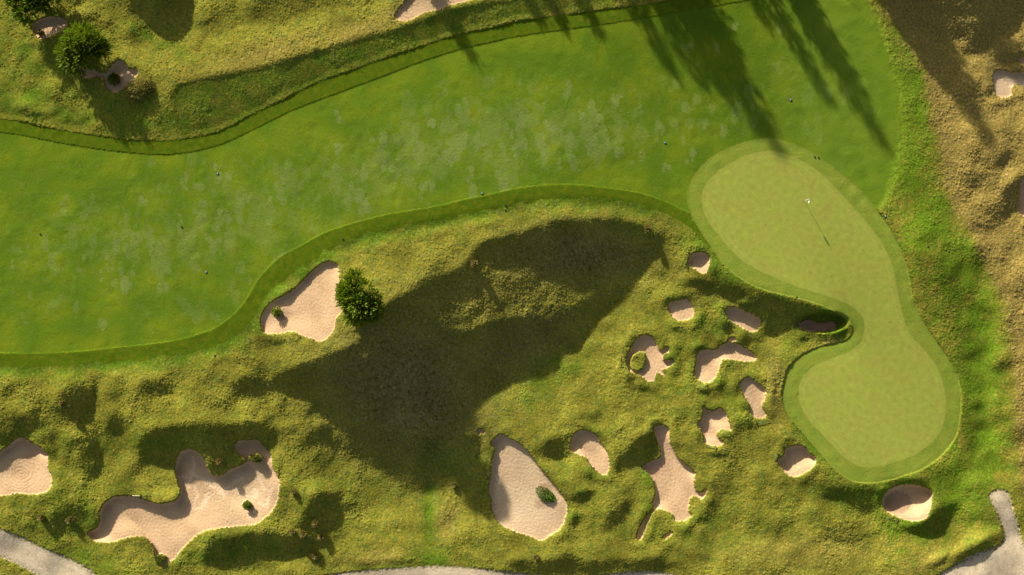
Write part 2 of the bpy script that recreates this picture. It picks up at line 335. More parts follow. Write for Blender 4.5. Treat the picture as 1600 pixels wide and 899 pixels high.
for z in (z_fair, z_cut, z_green, z_coll, *z_path): z[far] = -50
z_bunk = []
jb = full(bandnoise(shp, WL(7))*0.55+bandnoise(shp, WL(3.2))*0.4)
z_sand = np.full(PX.shape, -50.0); bdepth = np.zeros(PX.shape)
islm = np.zeros(PX.shape)
for bi, (lab, sh, poly, isl) in enumerate(BUNKERS):
    P = smooth(poly, 3); x0, y0 = P.min(0)-14; x1, y1 = P.max(0)+14
    sx = np.where((xs > x0) & (xs < x1))[0]; sy = np.where((ys > y0) & (ys < y1))[0]
    sub = (slice(sy[0], sy[-1]+1), slice(sx[0], sx[-1]+1))
    f = sdf(P, PX[sub], PY[sub])
    for il in isl: f = np.minimum(f, -sdf(smooth(il, 3), PX[sub], PY[sub]))
    f = f+jb[sub]*0.9
    z_bunk.append((sub, f)); z_sand[sub] = np.maximum(z_sand[sub], f)
    fo = sdf(P, PX[sub], PY[sub])
    DXc = SD[0]-TAN*(PX[sub]-CX)*S/H; DYc = SD[1]-TAN*(PY[sub]-CY)*S/H
    a = sweep(fo > 0, ST, DXc, DYc); b = sweep((fo > 0)[::-1], ST, -DXc[::-1], DYc[::-1])[::-1]
    L = np.maximum(a+b, 0.05); D0 = sh*S*TAN
    t = a/L
    dp = D0*(1-sstep(0.40, 1.0, t))*sstep(0, 0.35, a)
    dp = np.where(fo > 0, dp, 0)
    dp = blur(dp, 1)*sstep(-1.5, 1.0, fo)
    for il in isl: islm[sub] = np.maximum(islm[sub], sstep(-3, 0, sdf(smooth(il, 3), PX[sub], PY[sub])))
    for il in isl: dp = dp*(1-sstep(-1.0, 1.5, sdf(smooth(il, 3), PX[sub], PY[sub])))
    bdepth[sub] = np.maximum(bdepth[sub], dp)

# ------------------------------------------------------------------ turf kinds (where dry, lush, patchy)
def blobs(lst):
    o = np.zeros(PX.shape)
    for x, y, rx, ry, a, v in lst:
        c, s_ = math.cos(math.radians(a)), math.sin(math.radians(a))
        u = ((PX-x)*c+(PY-y)*s_)/rx; w = (-(PX-x)*s_+(PY-y)*c)/ry
        o = np.maximum(o, v*np.exp(-(u*u+w*w)))
    return o
dryedge = [(1345,-430),(1365,-40),(1380,20),(1405,50),(1422,82),(1440,112),(1447,150),(1455,200),(1470,240),(1470,290),(1500,345),(1532,400),(1552,445),(1567,470),(1576,525),(1584,600),(1590,700),(1600,780),(1700,800),(2000,820),(2020,-430)]
n40 = full(bandnoise(shp, WL(40))); n15 = full(bandnoise(shp, WL(15))); n90 = full(bandnoise(shp, WL(90))); n7 = full(bandnoise(shp, WL(7)))
zd = bilin(sdf(dryedge, MX, MY), mx[0], my[0], 3., PX, PY)
zd[PX > 2000] = 50
dry = sstep(-10, 14, zd+3*n15)
dry = np.maximum(dry, blobs([(1212,590,14,50,0,.55),(1215,640,12,30,0,.4),(650,8,60,14,-20,.8),(1420,70,60,50,0,.3),(420,85,120,22,-17,.5),(560,50,90,16,-17,.55),(850,10,90,14,-8,.35),(700,210,0.1,0.1,0,0),(600,640,120,80,20,.22),(900,400,90,40,10,.2),(760,450,90,40,0,.35),(640,555,60,40,0,.2),(1250,860,120,30,0,.35),(1300,535,14,6,0,.6),(700,815,16,28,10,.5),(590,872,50,14,-8,.4),(1440,880,60,20,-20,.3),(100,560,20,10,0,0)]))
lush = blobs([(1425,130,34,120,-10,.95),(1400,10,20,60,-30,.9),(1420,270,34,50,0,.9),(1450,350,38,60,30,.9),(1500,420,45,80,10,.8),(1530,560,38,140,0,.9),(1540,700,35,60,0,.9),(1430,200,25,90,0,.7),(1410,60,25,60,20,.5),(1380,770,120,26,0,.8),(1500,760,60,60,0,.8),(1270,680,26,70,-30,.9),(1220,560,16,40,20,.7),(1110,395,30,70,-35,.8),(1180,440,90,22,15,.8),(1290,500,50,30,0,1),(1320,515,14,18,0,.9),(672,800,14,55,0,.9),(670,870,45,18,0,.9),(630,888,90,8,0,.8),(930,700,20,60,0,.5),(900,770,60,60,0,.3),(1010,760,16,60,0,.6),(1060,560,60,90,0,.35),(1140,620,60,60,0,.4),(1130,510,80,30,0,.5),(60,100,120,60,30,.5),(240,60,70,12,25,.6),(300,190,160,22,-10,.7),(560,95,170,16,-22,.65),(850,20,140,10,-8,.4),(60,580,150,16,0,.45),(300,560,90,16,-15,.4),(105,800,90,60,0,.45),(130,870,90,22,25,.6),(40,700,90,40,0,.35),(250,690,90,25,0,.5),(350,860,90,30,0,.5),(500,420,90,22,-30,.4),(1000,355,60,20,20,.4),(620,660,80,60,0,.35),(690,720,60,40,0,.6),(850,595,90,26,-35,.6),(540,770,120,60,0,.25),(1130,830,150,40,0,.4),(1420,820,60,30,0,.6)])
mband = smooth_band = sstep(-4, 10, bilin(sdf(TILT[0][2], MX, MY), mx[0], my[0], 3., PX, PY))
dry = dry*(1-.85*mband)
lush = lush*(1-mband)+.58*mband
lb_ = sstep(-6, 14, bilin(sdf(TILT[1][2]+[(262,215),(262,150)][:0], MX, MY), mx[0], my[0], 3., PX, PY))
lush = np.maximum(lush, .6*lb_); lush = np.maximum(lush, blobs([(200,175,90,40,0,.65)]))
lush = np.maximum(lush, low_*np.exp(-(np.maximum(-z_cut, 0)/20.0)**2)*.85)
lush = np.clip(lush+0.16*n40+0.10*n15, 0, 1)*(1-dry*0.9)

# long grass height and its tussocks
smoothrough = np.maximum(sstep(0, 12, bilin(sdf(TILT[0][2], MX, MY), mx[0], my[0], 3., PX, PY)), sstep(0, 12, bilin(sdf(TILT[1][2], MX, MY), mx[0], my[0], 3., PX, PY)))
big = blobs([(760,480,110,45,0,.8),(200,630,220,35,0,.7),(860,480,60,30,0,.6),(1330,830,60,30,0,.8),(480,700,90,50,0,.3),(540,800,70,60,0,.4)])
nearcut = np.exp(-(np.maximum(-z_cut, 0)/22.0)**2)
g_amp = np.clip(0.75-.4*nearcut*low_+0.15*dry+0.15*n90+.5*big-0.3*np.clip(lush-0.5, 0, 1)-.5*smoothrough, .15, 1.5)
rt_ = sstep(1290, 1380, PX)
outer = 1-np.maximum.reduce([sstep(-1.2-9*low_-14*rt_, 1.2+2*low_, z_cut), sstep(-1.5, 1.2, z_coll)]+[sstep(-2, 2, z) for z in z_path])
mowstrip = blobs([(672,790,10,40,0,1),(668,860,22,22,0,1),(640,884,90,7,0,1),(1540,740,30,70,0,.9),(1520,420,24,60,-35,.6),(1540,600,24,130,0,.8)])
notsand = 1-sstep(-1.2, 0.8, z_sand)
rough = outer*notsand*(1-0.75*np.clip(mowstrip, 0, 1))
t3 = full(bandnoise(shp, WL(3.6)), 0); t5 = full(bandnoise(shp, WL(6), 1, 1.4, .6), 0); t9 = full(bandnoise(shp, WL(12)), 0); t20 = full(bandnoise(shp, WL(28)), 0)
hump = sstep(-0.5, 1.8, t5)
g_h = 0.17+0.038*t3+0.050*hump*(0.55+0.45*dry)+0.016*t9+0.018*t20
HGT = bilin(LAND, GX0, GY0, 4., PX, PY)
tmp = HGT[core]; HGT[core] = blur(tmp, 2)
HGT = HGT+full(fade, 0.0)*rough*g_amp*g_h*1.08
# hand-high semi rough and closely mown turf
HGT += 0.055*(1-rt_)*sstep(-1.0, 1.0, -z_fair)*(1-outer)*(1-sstep(-1, 1, z_coll))
HGT += full(fade)*(1-rough)*notsand*(0.004*t3+0.012*t20*(1-sstep(-2, 2, z_green)))
# long soft undulations outside the sheet's core, and dunes far away
R = np.hypot(PX-CX, PY-CY)
HGT = HGT+sstep(1200, 4000, R)*(6*np.sin(PX/530+1)*np.cos(PY/470)+3*np.sin(PY/210+PX/330))
rimd = np.maximum(-z_sand, 0)
rimm = np.exp(-((rimd-9)/7.5)**2)*rough*(.55+.35*n40)
rimm *= (1-islm)*np.where(PX > 860, 1.0, .45)*(1-sstep(-12, -2, z_coll))*(1-sstep(-30, -8, z_fair))
HGT += .27*full(blur(rimm[core], 2))
m1 = full(blur(np.abs(bandnoise(shp, WL(75))), 4)); m2 = full(blur(np.abs(bandnoise(shp, WL(42))), 3))
deep = sstep(0, 25, np.minimum.reduce([-z_cut, -z_coll]+[-z for z in z_path]))
HGT += full(fade)*deep*(1-.85*sstep(-45, -10, bilin(sdf(TILT[0][2], MX, MY), mx[0], my[0], 3., PX, PY)))*(1-.6*sstep(1370, 1400, PX)*(1-sstep(1480, 1530, PX)))*notsand*(.12*m1+.07*m2)
HGT -= bdepth
HGT -= 2.0*(1-sstep(.55, 1.05, np.sqrt(((PX-1284)/44)**2+((PY-503)/18)**2)))
bank = blobs([(1522,852,46,12,-28,.75),(1470,872,24,9,-25,.45)])
HGT += bank*sstep(-1.5, 1.5, -np.maximum(z_path[2], -20))
# rake ripples on the sand
rip = full(bandnoise(shp, WL(4.0), 1, .25, .5))*0.6+full(bandnoise(shp, WL(5), .25, 1, .3))*0.4
ring = np.sin(np.hypot(PX-33, (PY-738)*1.1)/5.0*2*math.pi+full(n15[core]))
w33 = np.exp(-((PX-33)/40)**2-((PY-738)/35)**2)
sandm = sstep(-0.5, 1.5, z_sand)
foot = full(bandnoise(shp, WL(6)))
HGT += sandm*(0.009*rip*(1-w33)*(1+.5*n40)+.007*np.sin(z_sand*2*math.pi/4.2+1.3*n15)*(1-w33)*(z_sand > 2)+0.028*ring*w33+0.008*foot)
for z in z_path: HGT += sstep(0, 2, z)*(0.004*t3)-0.04*sstep(-1, 1, z)

# ------------------------------------------------------------------ base colours of the turf, sand and gravel themselves
def mixc(a, b, m): return a*(1-m[..., None])+np.array(b)*m[..., None]
def const(c): return np.ones(PX.shape+(3,))*np.array(c)
OLIVE = (.186, .182, .024); LUSH = (.085, .150, .010); DRY = (.285, .205, .062); STRAW = (.340, .270, .100); BROWN = (.150, .110, .035)
colR = const(OLIVE)
colR = mixc(colR, LUSH, np.clip(lush*1.1, 0, 1))
colR = mixc(colR, DRY, np.clip(dry*(.75+.2*n7), 0, 1))
colR = mixc(colR, STRAW, np.clip(sstep(.9, 2.2, t5+.4*n15)*(.25+.5*dry), 0, 1))
colR = mixc(colR, BROWN, np.clip(sstep(.5, 1.8, n40*.7+n7*.6)*.35*(1-lush), 0, 1))
colR = mixc(colR, LUSH, np.clip(sstep(.7, 2.0, n15)*.45*(1-.6*dry), 0, 1))
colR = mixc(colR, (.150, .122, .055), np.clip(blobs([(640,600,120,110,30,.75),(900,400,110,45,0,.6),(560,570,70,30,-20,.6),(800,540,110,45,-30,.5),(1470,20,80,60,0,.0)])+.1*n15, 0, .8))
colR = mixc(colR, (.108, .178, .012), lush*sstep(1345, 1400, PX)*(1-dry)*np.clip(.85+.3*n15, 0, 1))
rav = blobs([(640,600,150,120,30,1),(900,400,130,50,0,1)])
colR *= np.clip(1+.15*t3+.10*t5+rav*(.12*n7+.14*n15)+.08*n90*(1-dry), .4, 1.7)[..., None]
colCut = mixc(const((.068, .118, .006)), (.100, .132, .007), np.clip(.35+.3*n15, 0, 1))*(1+.05*t3)[..., None]
colCut = mixc(colCut, (.125, .215, .010), sstep(1370, 1400, PX)*np.clip(.7+.3*n15, 0, 1))
# fairway with its disease and divot patches
pat = np.zeros(shp); 
def cl(px, py):   # distance from fairway centre line, in half widths
    yc = np.interp(px, [0, 350, 700, 1000, 1250], [385, 355, 200, 175, 130]); hw = np.interp(px, [0, 350, 700, 1000, 1250], [165, 130, 105, 105, 150])
    return (py-yc)/hw
zx = [0, 60, 200, 350, 480, 600, 700, 800, 930, 1000, 1100, 1250, 1350]
for k in range(620):
    px = rng.uniform(10, 1340)
    ycv = np.interp(px, [0, 350, 700, 1000, 1250], [395, 365, 215, 185, 150]); hwv = np.interp(px, [0, 350, 700, 1000, 1250], [140, 125, 90, 80, 150])
    if rng.random() > np.interp(px, zx, [.45, .6, .7, .7, .7, 1, 1, 1, .9, .45, .3, .3, .15]): continue
    py = ycv+hwv*np.clip(rng.normal(0.05, .45), -.98, .98)
    v = rng.choice([.25, .45, .6, .8, 1.0], p=[.25, .3, .2, .15, .1]); big_ = rng.random() < .3
    for q in range(rng.integers(1, 9)):
        qx = px+rng.normal(0, 7 if big_ else 3.5); qy = py+rng.normal(0, 10 if big_ else 5)
        r = rng.uniform(1.6, 7.5 if big_ else 4.5); ry = r*rng.uniform(1.0, 2.2)
        x0 = int((qx+70-r*1.4)/ST); x1 = int((qx+70+r*1.4)/ST)+2; y0 = int((qy+70-ry*1.4)/ST); y1 = int((qy+70+ry*1.4)/ST)+2
        xx = cX[y0:y1, x0:x1]; yy = cY[y0:y1, x0:x1]
        e = (np.abs((xx-qx)/r)**2.6+np.abs((yy-qy)/ry)**2.6)**.385+.05*n7[core][y0:y1, x0:x1]
        m = 1-sstep(.88, 1.0+.4/r, e)
        pat[y0:y1, x0:x1] += (v-pat[y0:y1, x0:x1])*m*.8
nv = full(bandnoise(shp, WL(22), .7, 1.0)); nw = full(bandnoise(shp, WL(10), 1, .6))
yc_ = np.interp(PX, [0, 350, 700, 1000, 1250], [400, 350, 225, 190, 150]); hw_ = np.interp(PX, [0, 350, 700, 1000, 1250], [110, 105, 75, 70, 110])
dens = np.exp(-((PY-yc_)/hw_)**2)*np.interp(PX, zx, [.35, .5, .6, .7, .7, 1, 1, 1, .9, .45, .3, .45, .2])
broad = sstep(.25, .75, .33*nv+.22*nw+1.25*dens-.35)
pat = np.clip(full(np.clip(pat, 0, 1))*.95+.22*broad, 0, 1)
stripe = full(bandnoise(shp, WL(6), .06, 1, -.04))
yel = np.clip(.3+.22*n90+.14*n40+.05*n15, 0, 1)
colF = mixc(const((.092, .162, .011)), (.130, .176, .010), yel)
colF = mixc(colF, (.090, .155, .005), sstep(1000, 1100, PX)*.0)
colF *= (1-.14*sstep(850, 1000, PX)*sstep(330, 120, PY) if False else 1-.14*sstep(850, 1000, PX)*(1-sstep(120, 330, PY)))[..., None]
colF = mixc(colF, (.152, .204, .052), np.clip(pat*(.85+.15*stripe), 0, 1))
speck = full(bandnoise(shp, WL(3)))
colF *= (1+.05*t3+.035*stripe+.05*n90)[..., None]
colF = mixc(colF, (.03, .055, .006), np.clip(sstep(2.0, 3.0, speck)*sstep(.3, 1.2, n40)*.7, 0, 1))
colF *= 1.07
rgt = sstep(1180, 1300, PX)
colF = mixc(colF, (.140, .225, .022), np.clip(.5*rgt+.1*n40*rgt, 0, 1))
RC = mixc(const((.112, .190, .014)), (.135, .205, .016), np.clip(.5+.3*n40, 0, 1))
wF = sstep(1300, 1380, PX)*sstep(24, 0, -z_fair) if False else sstep(1290, 1360, PX)
colF = colF*(1-(wF*(1-sstep(0, 40, z_fair)))[..., None])+RC*(wF*(1-sstep(0, 40, z_fair)))[..., None]
wR = wF*(1-sstep(0, 30, -z_fair)); colR = colR*(1-wR[..., None])+RC*(1+.10*t3+.08*t5)[..., None]*wR[..., None]
wC = np.clip(wF, 0, 1); colCut = colCut*(1-wC[..., None])+RC*wC[..., None]
colC = mixc(const((.172, .236, .030)), (.205, .250, .034), np.clip(.4+.3*n40, 0, 1))*(1+.03*t3)[..., None]
ringd = np.exp(-((z_coll-16)/3.)**2)*.0
colG = mixc(const((.290, .315, .058)), (.255, .300, .050), np.clip(.5+.4*n40, 0, 1))
colG *= (1+.025*full(bandnoise(shp, WL(7), .08, 1, .0))+.02*full(bandnoise(shp, WL(6), 1, .08, .03))+.025*t3+.03*n15+.03*n40)[..., None]
gl = np.exp(-((z_green-9)/1.2)**2)*.06+np.exp(-((z_green-5)/2.)**2)*-.02+np.exp(-((z_green-.7)/.9)**2)*-.10
colG *= (1+gl)[..., None]
for k in range(150):
    qx, qy = rng.uniform(1100, 1480), rng.uniform(235, 730)
    x0 = int((qx+70)/ST)+nlx-2; y0 = int((qy+70)/ST)+nly-2
    dd = np.exp(-((PX[y0:y0+5, x0:x0+5]-qx)**2+(PY[y0:y0+5, x0:x0+5]-qy)**2)/1.0)[..., None]
    colG[y0:y0+5, x0:x0+5] *= 1+dd*rng.choice([-.35, -.2, .22])
colC *= (1-.10*np.exp(-((z_coll-1.2)/1.2)**2)+.05*np.exp(-((z_coll-9)/3)**2))[..., None]
colS = mixc(const((.505, .355, .212)), (.420, .290, .170), np.clip(.35+.3*n40+.1*n7, 0, 1))
pale = blobs([(815,790,60,60,0,.75),(820,720,40,50,0,.6),(385,770,40,45,0,.35),(1575,130,40,30,0,.7)])
colS = mixc(colS, (.510, .410, .270), np.clip(pale, 0, 1))
red = blobs([(1015,732,26,12,-20,.8),(1600,310,30,40,0,.7),(1280,510,40,15,0,.4)])
colS = mixc(colS, (.440, .250, .170), np.clip(red, 0, 1))
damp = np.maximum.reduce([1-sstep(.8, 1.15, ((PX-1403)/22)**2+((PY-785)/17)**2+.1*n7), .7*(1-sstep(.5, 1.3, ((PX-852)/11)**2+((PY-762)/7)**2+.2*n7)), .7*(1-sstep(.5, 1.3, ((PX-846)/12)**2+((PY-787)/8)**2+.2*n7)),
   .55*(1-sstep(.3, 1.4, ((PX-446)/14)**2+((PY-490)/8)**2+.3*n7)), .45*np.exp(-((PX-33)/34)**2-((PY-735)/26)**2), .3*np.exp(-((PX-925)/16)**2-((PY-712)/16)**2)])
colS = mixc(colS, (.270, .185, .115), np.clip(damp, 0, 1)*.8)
rk = full(bandnoise(shp, WL(3.4), 1, .12, .5))
colS *= (1+.05*rip+.03*t3)[..., None]
# footprints trodden across the big bunker
fp = np.zeros(shp)
def walk(x, y, a, n, turn):
    for i in range(n):
        a += rng.normal(0, turn); x += 2.4*math.cos(a); y += 2.4*math.sin(a)
        sx_ = x+(-1)**i*1.1*math.sin(a); sy_ = y-(-1)**i*1.1*math.cos(a)
        x0 = int((sx_+70)/ST)-3; y0 = int((sy_+70)/ST)-3
        xx = cX[y0:y0+7, x0:x0+7]; yy = cY[y0:y0+7, x0:x0+7]
        fp[y0:y0+7, x0:x0+7] = np.maximum(fp[y0:y0+7, x0:x0+7], np.exp(-((xx-sx_)**2+(yy-sy_)**2)/1.7))
for i in range(9): walk(rng.uniform(292, 345), rng.uniform(735, 770), rng.uniform(.6, 2.6), rng.integers(9, 22), .35)
for i in range(6): walk(rng.uniform(395, 425), rng.uniform(745, 780), rng.uniform(.8, 3.6), rng.integers(6, 14), .4)
walk(300, 712, 1.4, 22, .15); walk(380, 745, 2.3, 20, .1); walk(425, 760, 1.9, 14, .2); walk(775, 740, 1.3, 6, .2)
fp = full(fp)*sstep(.5, 2, z_sand)
HGT -= .045*fp
colS = mixc(colS, (.70, .56, .40), np.clip(fp*.8, 0, 1))
weedy = np.clip(blobs([(680,2,40,16,0,.8),(775,690,10,10,0,.3)])+blobs([(632,18,22,16,0,.55)])*sstep(-.2, 1, n7), 0, .9)
colS = mixc(colS, (.19, .16, .07), weedy*np.clip(.5+.6*t3, 0, 1))
colP = mixc(const((.450, .380, .270)), (.370, .315, .225), np.clip(.4+.3*n40+.2*n7, 0, 1))*(1+.05*t3)[..., None]
colP = mixc(colP, (.27, .23, .16), np.clip(sstep(.6, 2.2, n15+.5*n7), 0, 1)*.45)
for z in z_path:   # wheel tracks and grass creeping over the edges
    colP = mixc(colP, (.55, .48, .36), np.exp(-((z-11)/2.5)**2)*.30*(z > 0))
    colP = mixc(colP, (.14, .14, .04), np.clip((1-sstep(.5, 4.0, z+1.6*n7+1.2*t3))*(z > 0), 0, 1)*.8)
colP *= (1+.07*t3+.05*n7)[..., None]

# ------------------------------------------------------------------ project the traced sheet down on the land and split it
def to_world(px, py, h):
    k = S*(H-h)/H
    return (px-CX)*k, -(py-CY)*k, h

# snap grid points on to the outlines so that edges run smoothly
GXs, GYs = PX.copy(), PY.copy()
def snap(f, sub=None):
    sub = sub or core
    gy, gx = np.gradient(f, ST)
    n = np.sqrt(gx*gx+gy*gy)+1e-6; d = f/n
    m = (np.abs(d) < .55*ST) & (n > .2)
    GXs[sub] = np.where(m, PX[sub]-d*gx/n, GXs[sub]); GYs[sub] = np.where(m, PY[sub]-d*gy/n, GYs[sub])
for z in (z_cut, z_fair, *z_path, z_coll, z_green): snap(z[core])
for sub, f in z_bunk: snap(f, sub)

def fc(z): return (z[:-1, :-1]+z[1:, :-1]+z[:-1, 1:]+z[1:, 1:])/4
ids = np.zeros((PX.shape[0]-1, PX.shape[1]-1), int)       # 0 rough
ids[fc(z_cut) > 0] = 1; ids[fc(z_fair) > 0] = 2
for k, z in enumerate(z_path): ids[fc(z) > 0] = 10+k
ids[fc(z_coll) > 0] = 3; ids[fc(z_green) > 0] = 4
for k, (sub, f) in enumerate(z_bunk):
    s2 = (slice(sub[0].start, sub[0].stop-1), slice(sub[1].start, sub[1].stop-1))
    t = ids[s2]; t[fc(f) > 0] = 20+k

WX, WY, WZ = to_world(GXs, GYs, HGT)
NV = PX.size; VI = np.arange(NV).reshape(PX.shape)
Q = np.stack([VI[:-1, :-1], VI[1:, :-1], VI[1:, 1:], VI[:-1, 1:]], -1)
VW = np.stack([WX, WY, WZ], -1).reshape(-1, 3)

def turf_material(name, rough_=0.95, bump=0.5, bscale=9.0, var=0.25, spec=0.0, vscale=2.2, sheen=0.0):
    m = bpy.data.materials.new(name); m.use_nodes = True; nt = m.node_tree; bs = nt.nodes['Principled BSDF']
    at = nt.nodes.new('ShaderNodeAttribute'); at.attribute_name = 'turf'
    geo = nt.nodes.new('ShaderNodeNewGeometry')
    n1 = nt.nodes.new('ShaderNodeTexNoise'); n1.inputs['Scale'].default_value = bscale; n1.inputs['Detail'].default_value = 3
    n2 = nt.nodes.new('ShaderNodeTexNoise'); n2.inputs['Scale'].default_value = vscale; n2.inputs['Detail'].default_value = 4; n2.inputs['Roughness'].default_value = .7
    nt.links.new(geo.outputs['Position'], n1.inputs['Vector']); nt.links.new(geo.outputs['Position'], n2.inputs['Vector'])
    mr = nt.nodes.new('ShaderNodeMapRange'); mr.inputs['From Min'].default_value = .3; mr.inputs['From Max'].default_value = .7
    mr.inputs['To Min'].default_value = 1-var; mr.inputs['To Max'].default_value = 1+var
    nt.links.new(n2.outputs['Fac'], mr.inputs['Value'])
    vm = nt.nodes.new('ShaderNodeVectorMath'); vm.operation = 'SCALE'
    nt.links.new(at.outputs['Color'], vm.inputs[0]); nt.links.new(mr.outputs[0], vm.inputs['Scale'])
    nt.links.new(vm.outputs[0], bs.inputs['Base Color'])
    if bump:
        b = nt.nodes.new('ShaderNodeBump'); b.inputs['Strength'].default_value = bump; b.inputs['Distance'].default_value = 0.06
        nt.links.new(n1.outputs['Fac'], b.inputs['Height']); nt.links.new(b.outputs[0], bs.inputs['Normal'])
    bs.inputs['Roughness'].default_value = rough_; bs.inputs['Specular IOR Level'].default_value = spec
    return m
M_rough = turf_material('long_grass', bump=.8, bscale=4.5, var=.28, vscale=3.0)
M_fair = turf_material('fairway_turf', bump=.15, bscale=6, var=.10, vscale=4)
M_cut = turf_material('semi_rough_turf', bump=.4, bscale=6, var=.16, vscale=4)
M_green = turf_material('putting_turf', bump=.06, bscale=8, var=.04, vscale=2)
M_sand = turf_material('bunker_sand', bump=.12, bscale=7, var=.06, vscale=3, spec=.0)
M_path = turf_material('gravel', bump=.15, bscale=8, var=.08, vscale=3, spec=.0)

def sheet(name, sel, col, mat, centre=False):
    q = Q[sel]
    used, inv = np.unique(q.reshape(-1), return_inverse=True)
    v = VW[used].copy(); f = inv.reshape(-1, 4)
    c = np.zeros(3)
    if centre: c = np.array([v[:, 0].mean(), v[:, 1].mean(), v[:, 2].min()])
    v -= c
    me = bpy.data.meshes.new(name)
    me.vertices.add(len(v)); me.vertices.foreach_set('co', v.astype(np.float32).reshape(-1))
    me.loops.add(f.size); me.loops.foreach_set('vertex_index', f.astype(np.int32).reshape(-1))
    me.polygons.add(len(f)); me.polygons.foreach_set('loop_start', (np.arange(len(f))*4).astype(np.int32))
    me.polygons.foreach_set('use_smooth', np.ones(len(f), bool))
    a = me.color_attributes.new('turf', 'FLOAT_COLOR', 'POINT')
    cc = np.ones((len(v), 4), np.float32); cc[:, :3] = np.clip(col.reshape(-1, 3)[used], 0.002, .9)
    a.data.foreach_set('color', cc.reshape(-1))
    me.update(calc_edges=True); me.validate()
    me.materials.append(mat)
    o = bpy.data.objects.new(name, me); o.location = c; C.objects.link(o)
    return o

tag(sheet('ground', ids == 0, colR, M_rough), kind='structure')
tag(sheet('semi_rough', ids == 1, colCut, M_cut), kind='structure')
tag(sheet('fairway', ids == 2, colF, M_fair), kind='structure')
tag(sheet('green_collar', ids == 3, colC, M_cut), kind='structure')
tag(sheet('putting_green', ids == 4, colG, M_green), kind='structure')
for k, (lab, p) in enumerate(PATHS):
    tag(sheet('cart_path', ids == 10+k, colP, M_path, True), lab, None, None, 'structure')
for k, b in enumerate(BUNKERS):
    if (ids == 20+k).sum() < 3: continue
    tag(sheet('sand_bunker', ids == 20+k, colS, M_sand, True), b[0], 'bunker', 'sand bunkers cut into the rough')

def ground_h(px, py):
    return float(bilin(HGT[core], xs[nlx], ys[nly], ST, np.array([px]), np.array([py]))[0]) if -70 < px < 1670 and -70 < py < 969 else float(bilin(LAND, GX0, GY0, 4., np.array([px]), np.array([py]))[0])
def at(px, py, up=0.0):
    h = ground_h(px, py); x, y, z = to_world(px, py, h)
    return Vector((x, y, z+up))

# ------------------------------------------------------------------ mesh builder for things
class MB:
    def __init__(s): s.v = []; s.f = []; s.c = []
    def face(s, pts, c=1.0):
        n = len(s.v); s.v += [tuple(p) for p in pts]; s.f.append(tuple(range(n, n+len(pts)))); s.c += [c]*len(pts)
    def tube(s, pts, rad, seg=8, c=1.0, cap=True):
        rings = []
        for i, p in enumerate(pts):
            p = Vector(p); a = Vector(pts[max(i-1, 0)]); b = Vector(pts[min(i+1, len(pts)-1)])
            d = (b-a).normalized(); u = d.orthogonal().normalized(); w = d.cross(u)
            r = rad[i] if isinstance(rad, (list, tuple)) else rad
            n = len(s.v); rings.append(n)
            for k in range(seg):
                t = 2*math.pi*k/seg; s.v.append(tuple(p+(u*math.cos(t)+w*math.sin(t))*r)); s.c.append(c)
        for a, b in zip(rings, rings[1:]):
            for k in range(seg): s.f.append((a+k, a+(k+1) % seg, b+(k+1) % seg, b+k))
        if cap:
            s.f.append(tuple(rings[0]+k for k in range(seg))[::-1]); s.f.append(tuple(rings[-1]+k for k in range(seg)))
    def build(s, name, mat, parent=None, smooth_=False):
        me = bpy.data.meshes.new(name); me.from_pydata(s.v, [], s.f)
        a = me.color_attributes.new('turf', 'FLOAT_COLOR', 'POINT')
        cc = np.ones((len(s.v), 4), np.float32); arr = np.array(s.c, np.float32)
        cc[:, :3] = arr[:, None] if arr.ndim == 1 else arr
        a.data.foreach_set('color', cc.reshape(-1))
        if smooth_: me.polygons.foreach_set('use_smooth', np.ones(len(s.f), bool))
        me.update(); me.materials.append(mat)
        o = bpy.data.objects.new(name, me); C.objects.link(o)
        if parent: o.parent = parent
        return o

def plain(name, col, rough_=.6, metal=0.0, spec=.4):
    m = bpy.data.materials.new(name); m.use_nodes = True; nt = m.node_tree; bs = nt.nodes['Principled BSDF']
    n = nt.nodes.new('ShaderNodeTexNoise'); n.inputs['Scale'].default_value = 14; tc = nt.nodes.new('ShaderNodeTexCoord')
    nt.links.new(tc.outputs['Object'], n.inputs['Vector'])
    mx_ = nt.nodes.new('ShaderNodeMixRGB'); mx_.inputs[1].default_value = (*col, 1); mx_.inputs[2].default_value = (*[c*.7 for c in col], 1)
    nt.links.new(n.outputs['Fac'], mx_.inputs[0]); nt.links.new(mx_.outputs[0], bs.inputs['Base Color'])
    bs.inputs['Roughness'].default_value = rough_; bs.inputs['Metallic'].default_value = metal; bs.inputs['Specular IOR Level'].default_value = spec
    return m
def leafmat(name, spec=.2, trans=.35):
    m = bpy.data.materials.new(name); m.use_nodes = True; nt = m.node_tree; bs = nt.nodes['Principled BSDF']
    at_ = nt.nodes.new('ShaderNodeAttribute'); at_.attribute_name = 'turf'
    nt.links.new(at_.outputs['Color'], bs.inputs['Base Color']); bs.inputs['Roughness'].default_value = .7; bs.inputs['Specular IOR Level'].default_value = spec
    tr = nt.nodes.new('ShaderNodeBsdfTranslucent'); nt.links.new(at_.outputs['Color'], tr.inputs[0])
    ms = nt.nodes.new('ShaderNodeMixShader'); ms.inputs[0].default_value = trans
    nt.links.new(bs.outputs[0], ms.inputs[1]); nt.links.new(tr.outputs[0], ms.inputs[2]); nt.links.new(ms.outputs[0], nt.nodes['Material Output'].inputs['Surface'])
    return m
M_leaf = leafmat('needle_foliage'); M_bark = plain('bark', (.12, .08, .05), .9, spec=.1)
M_straw = leafmat('dry_grass_blades')

def empty(name, loc):
    o = bpy.data.objects.new(name, None); o.location = loc; o.empty_display_size = .5; C.objects.link(o); return o

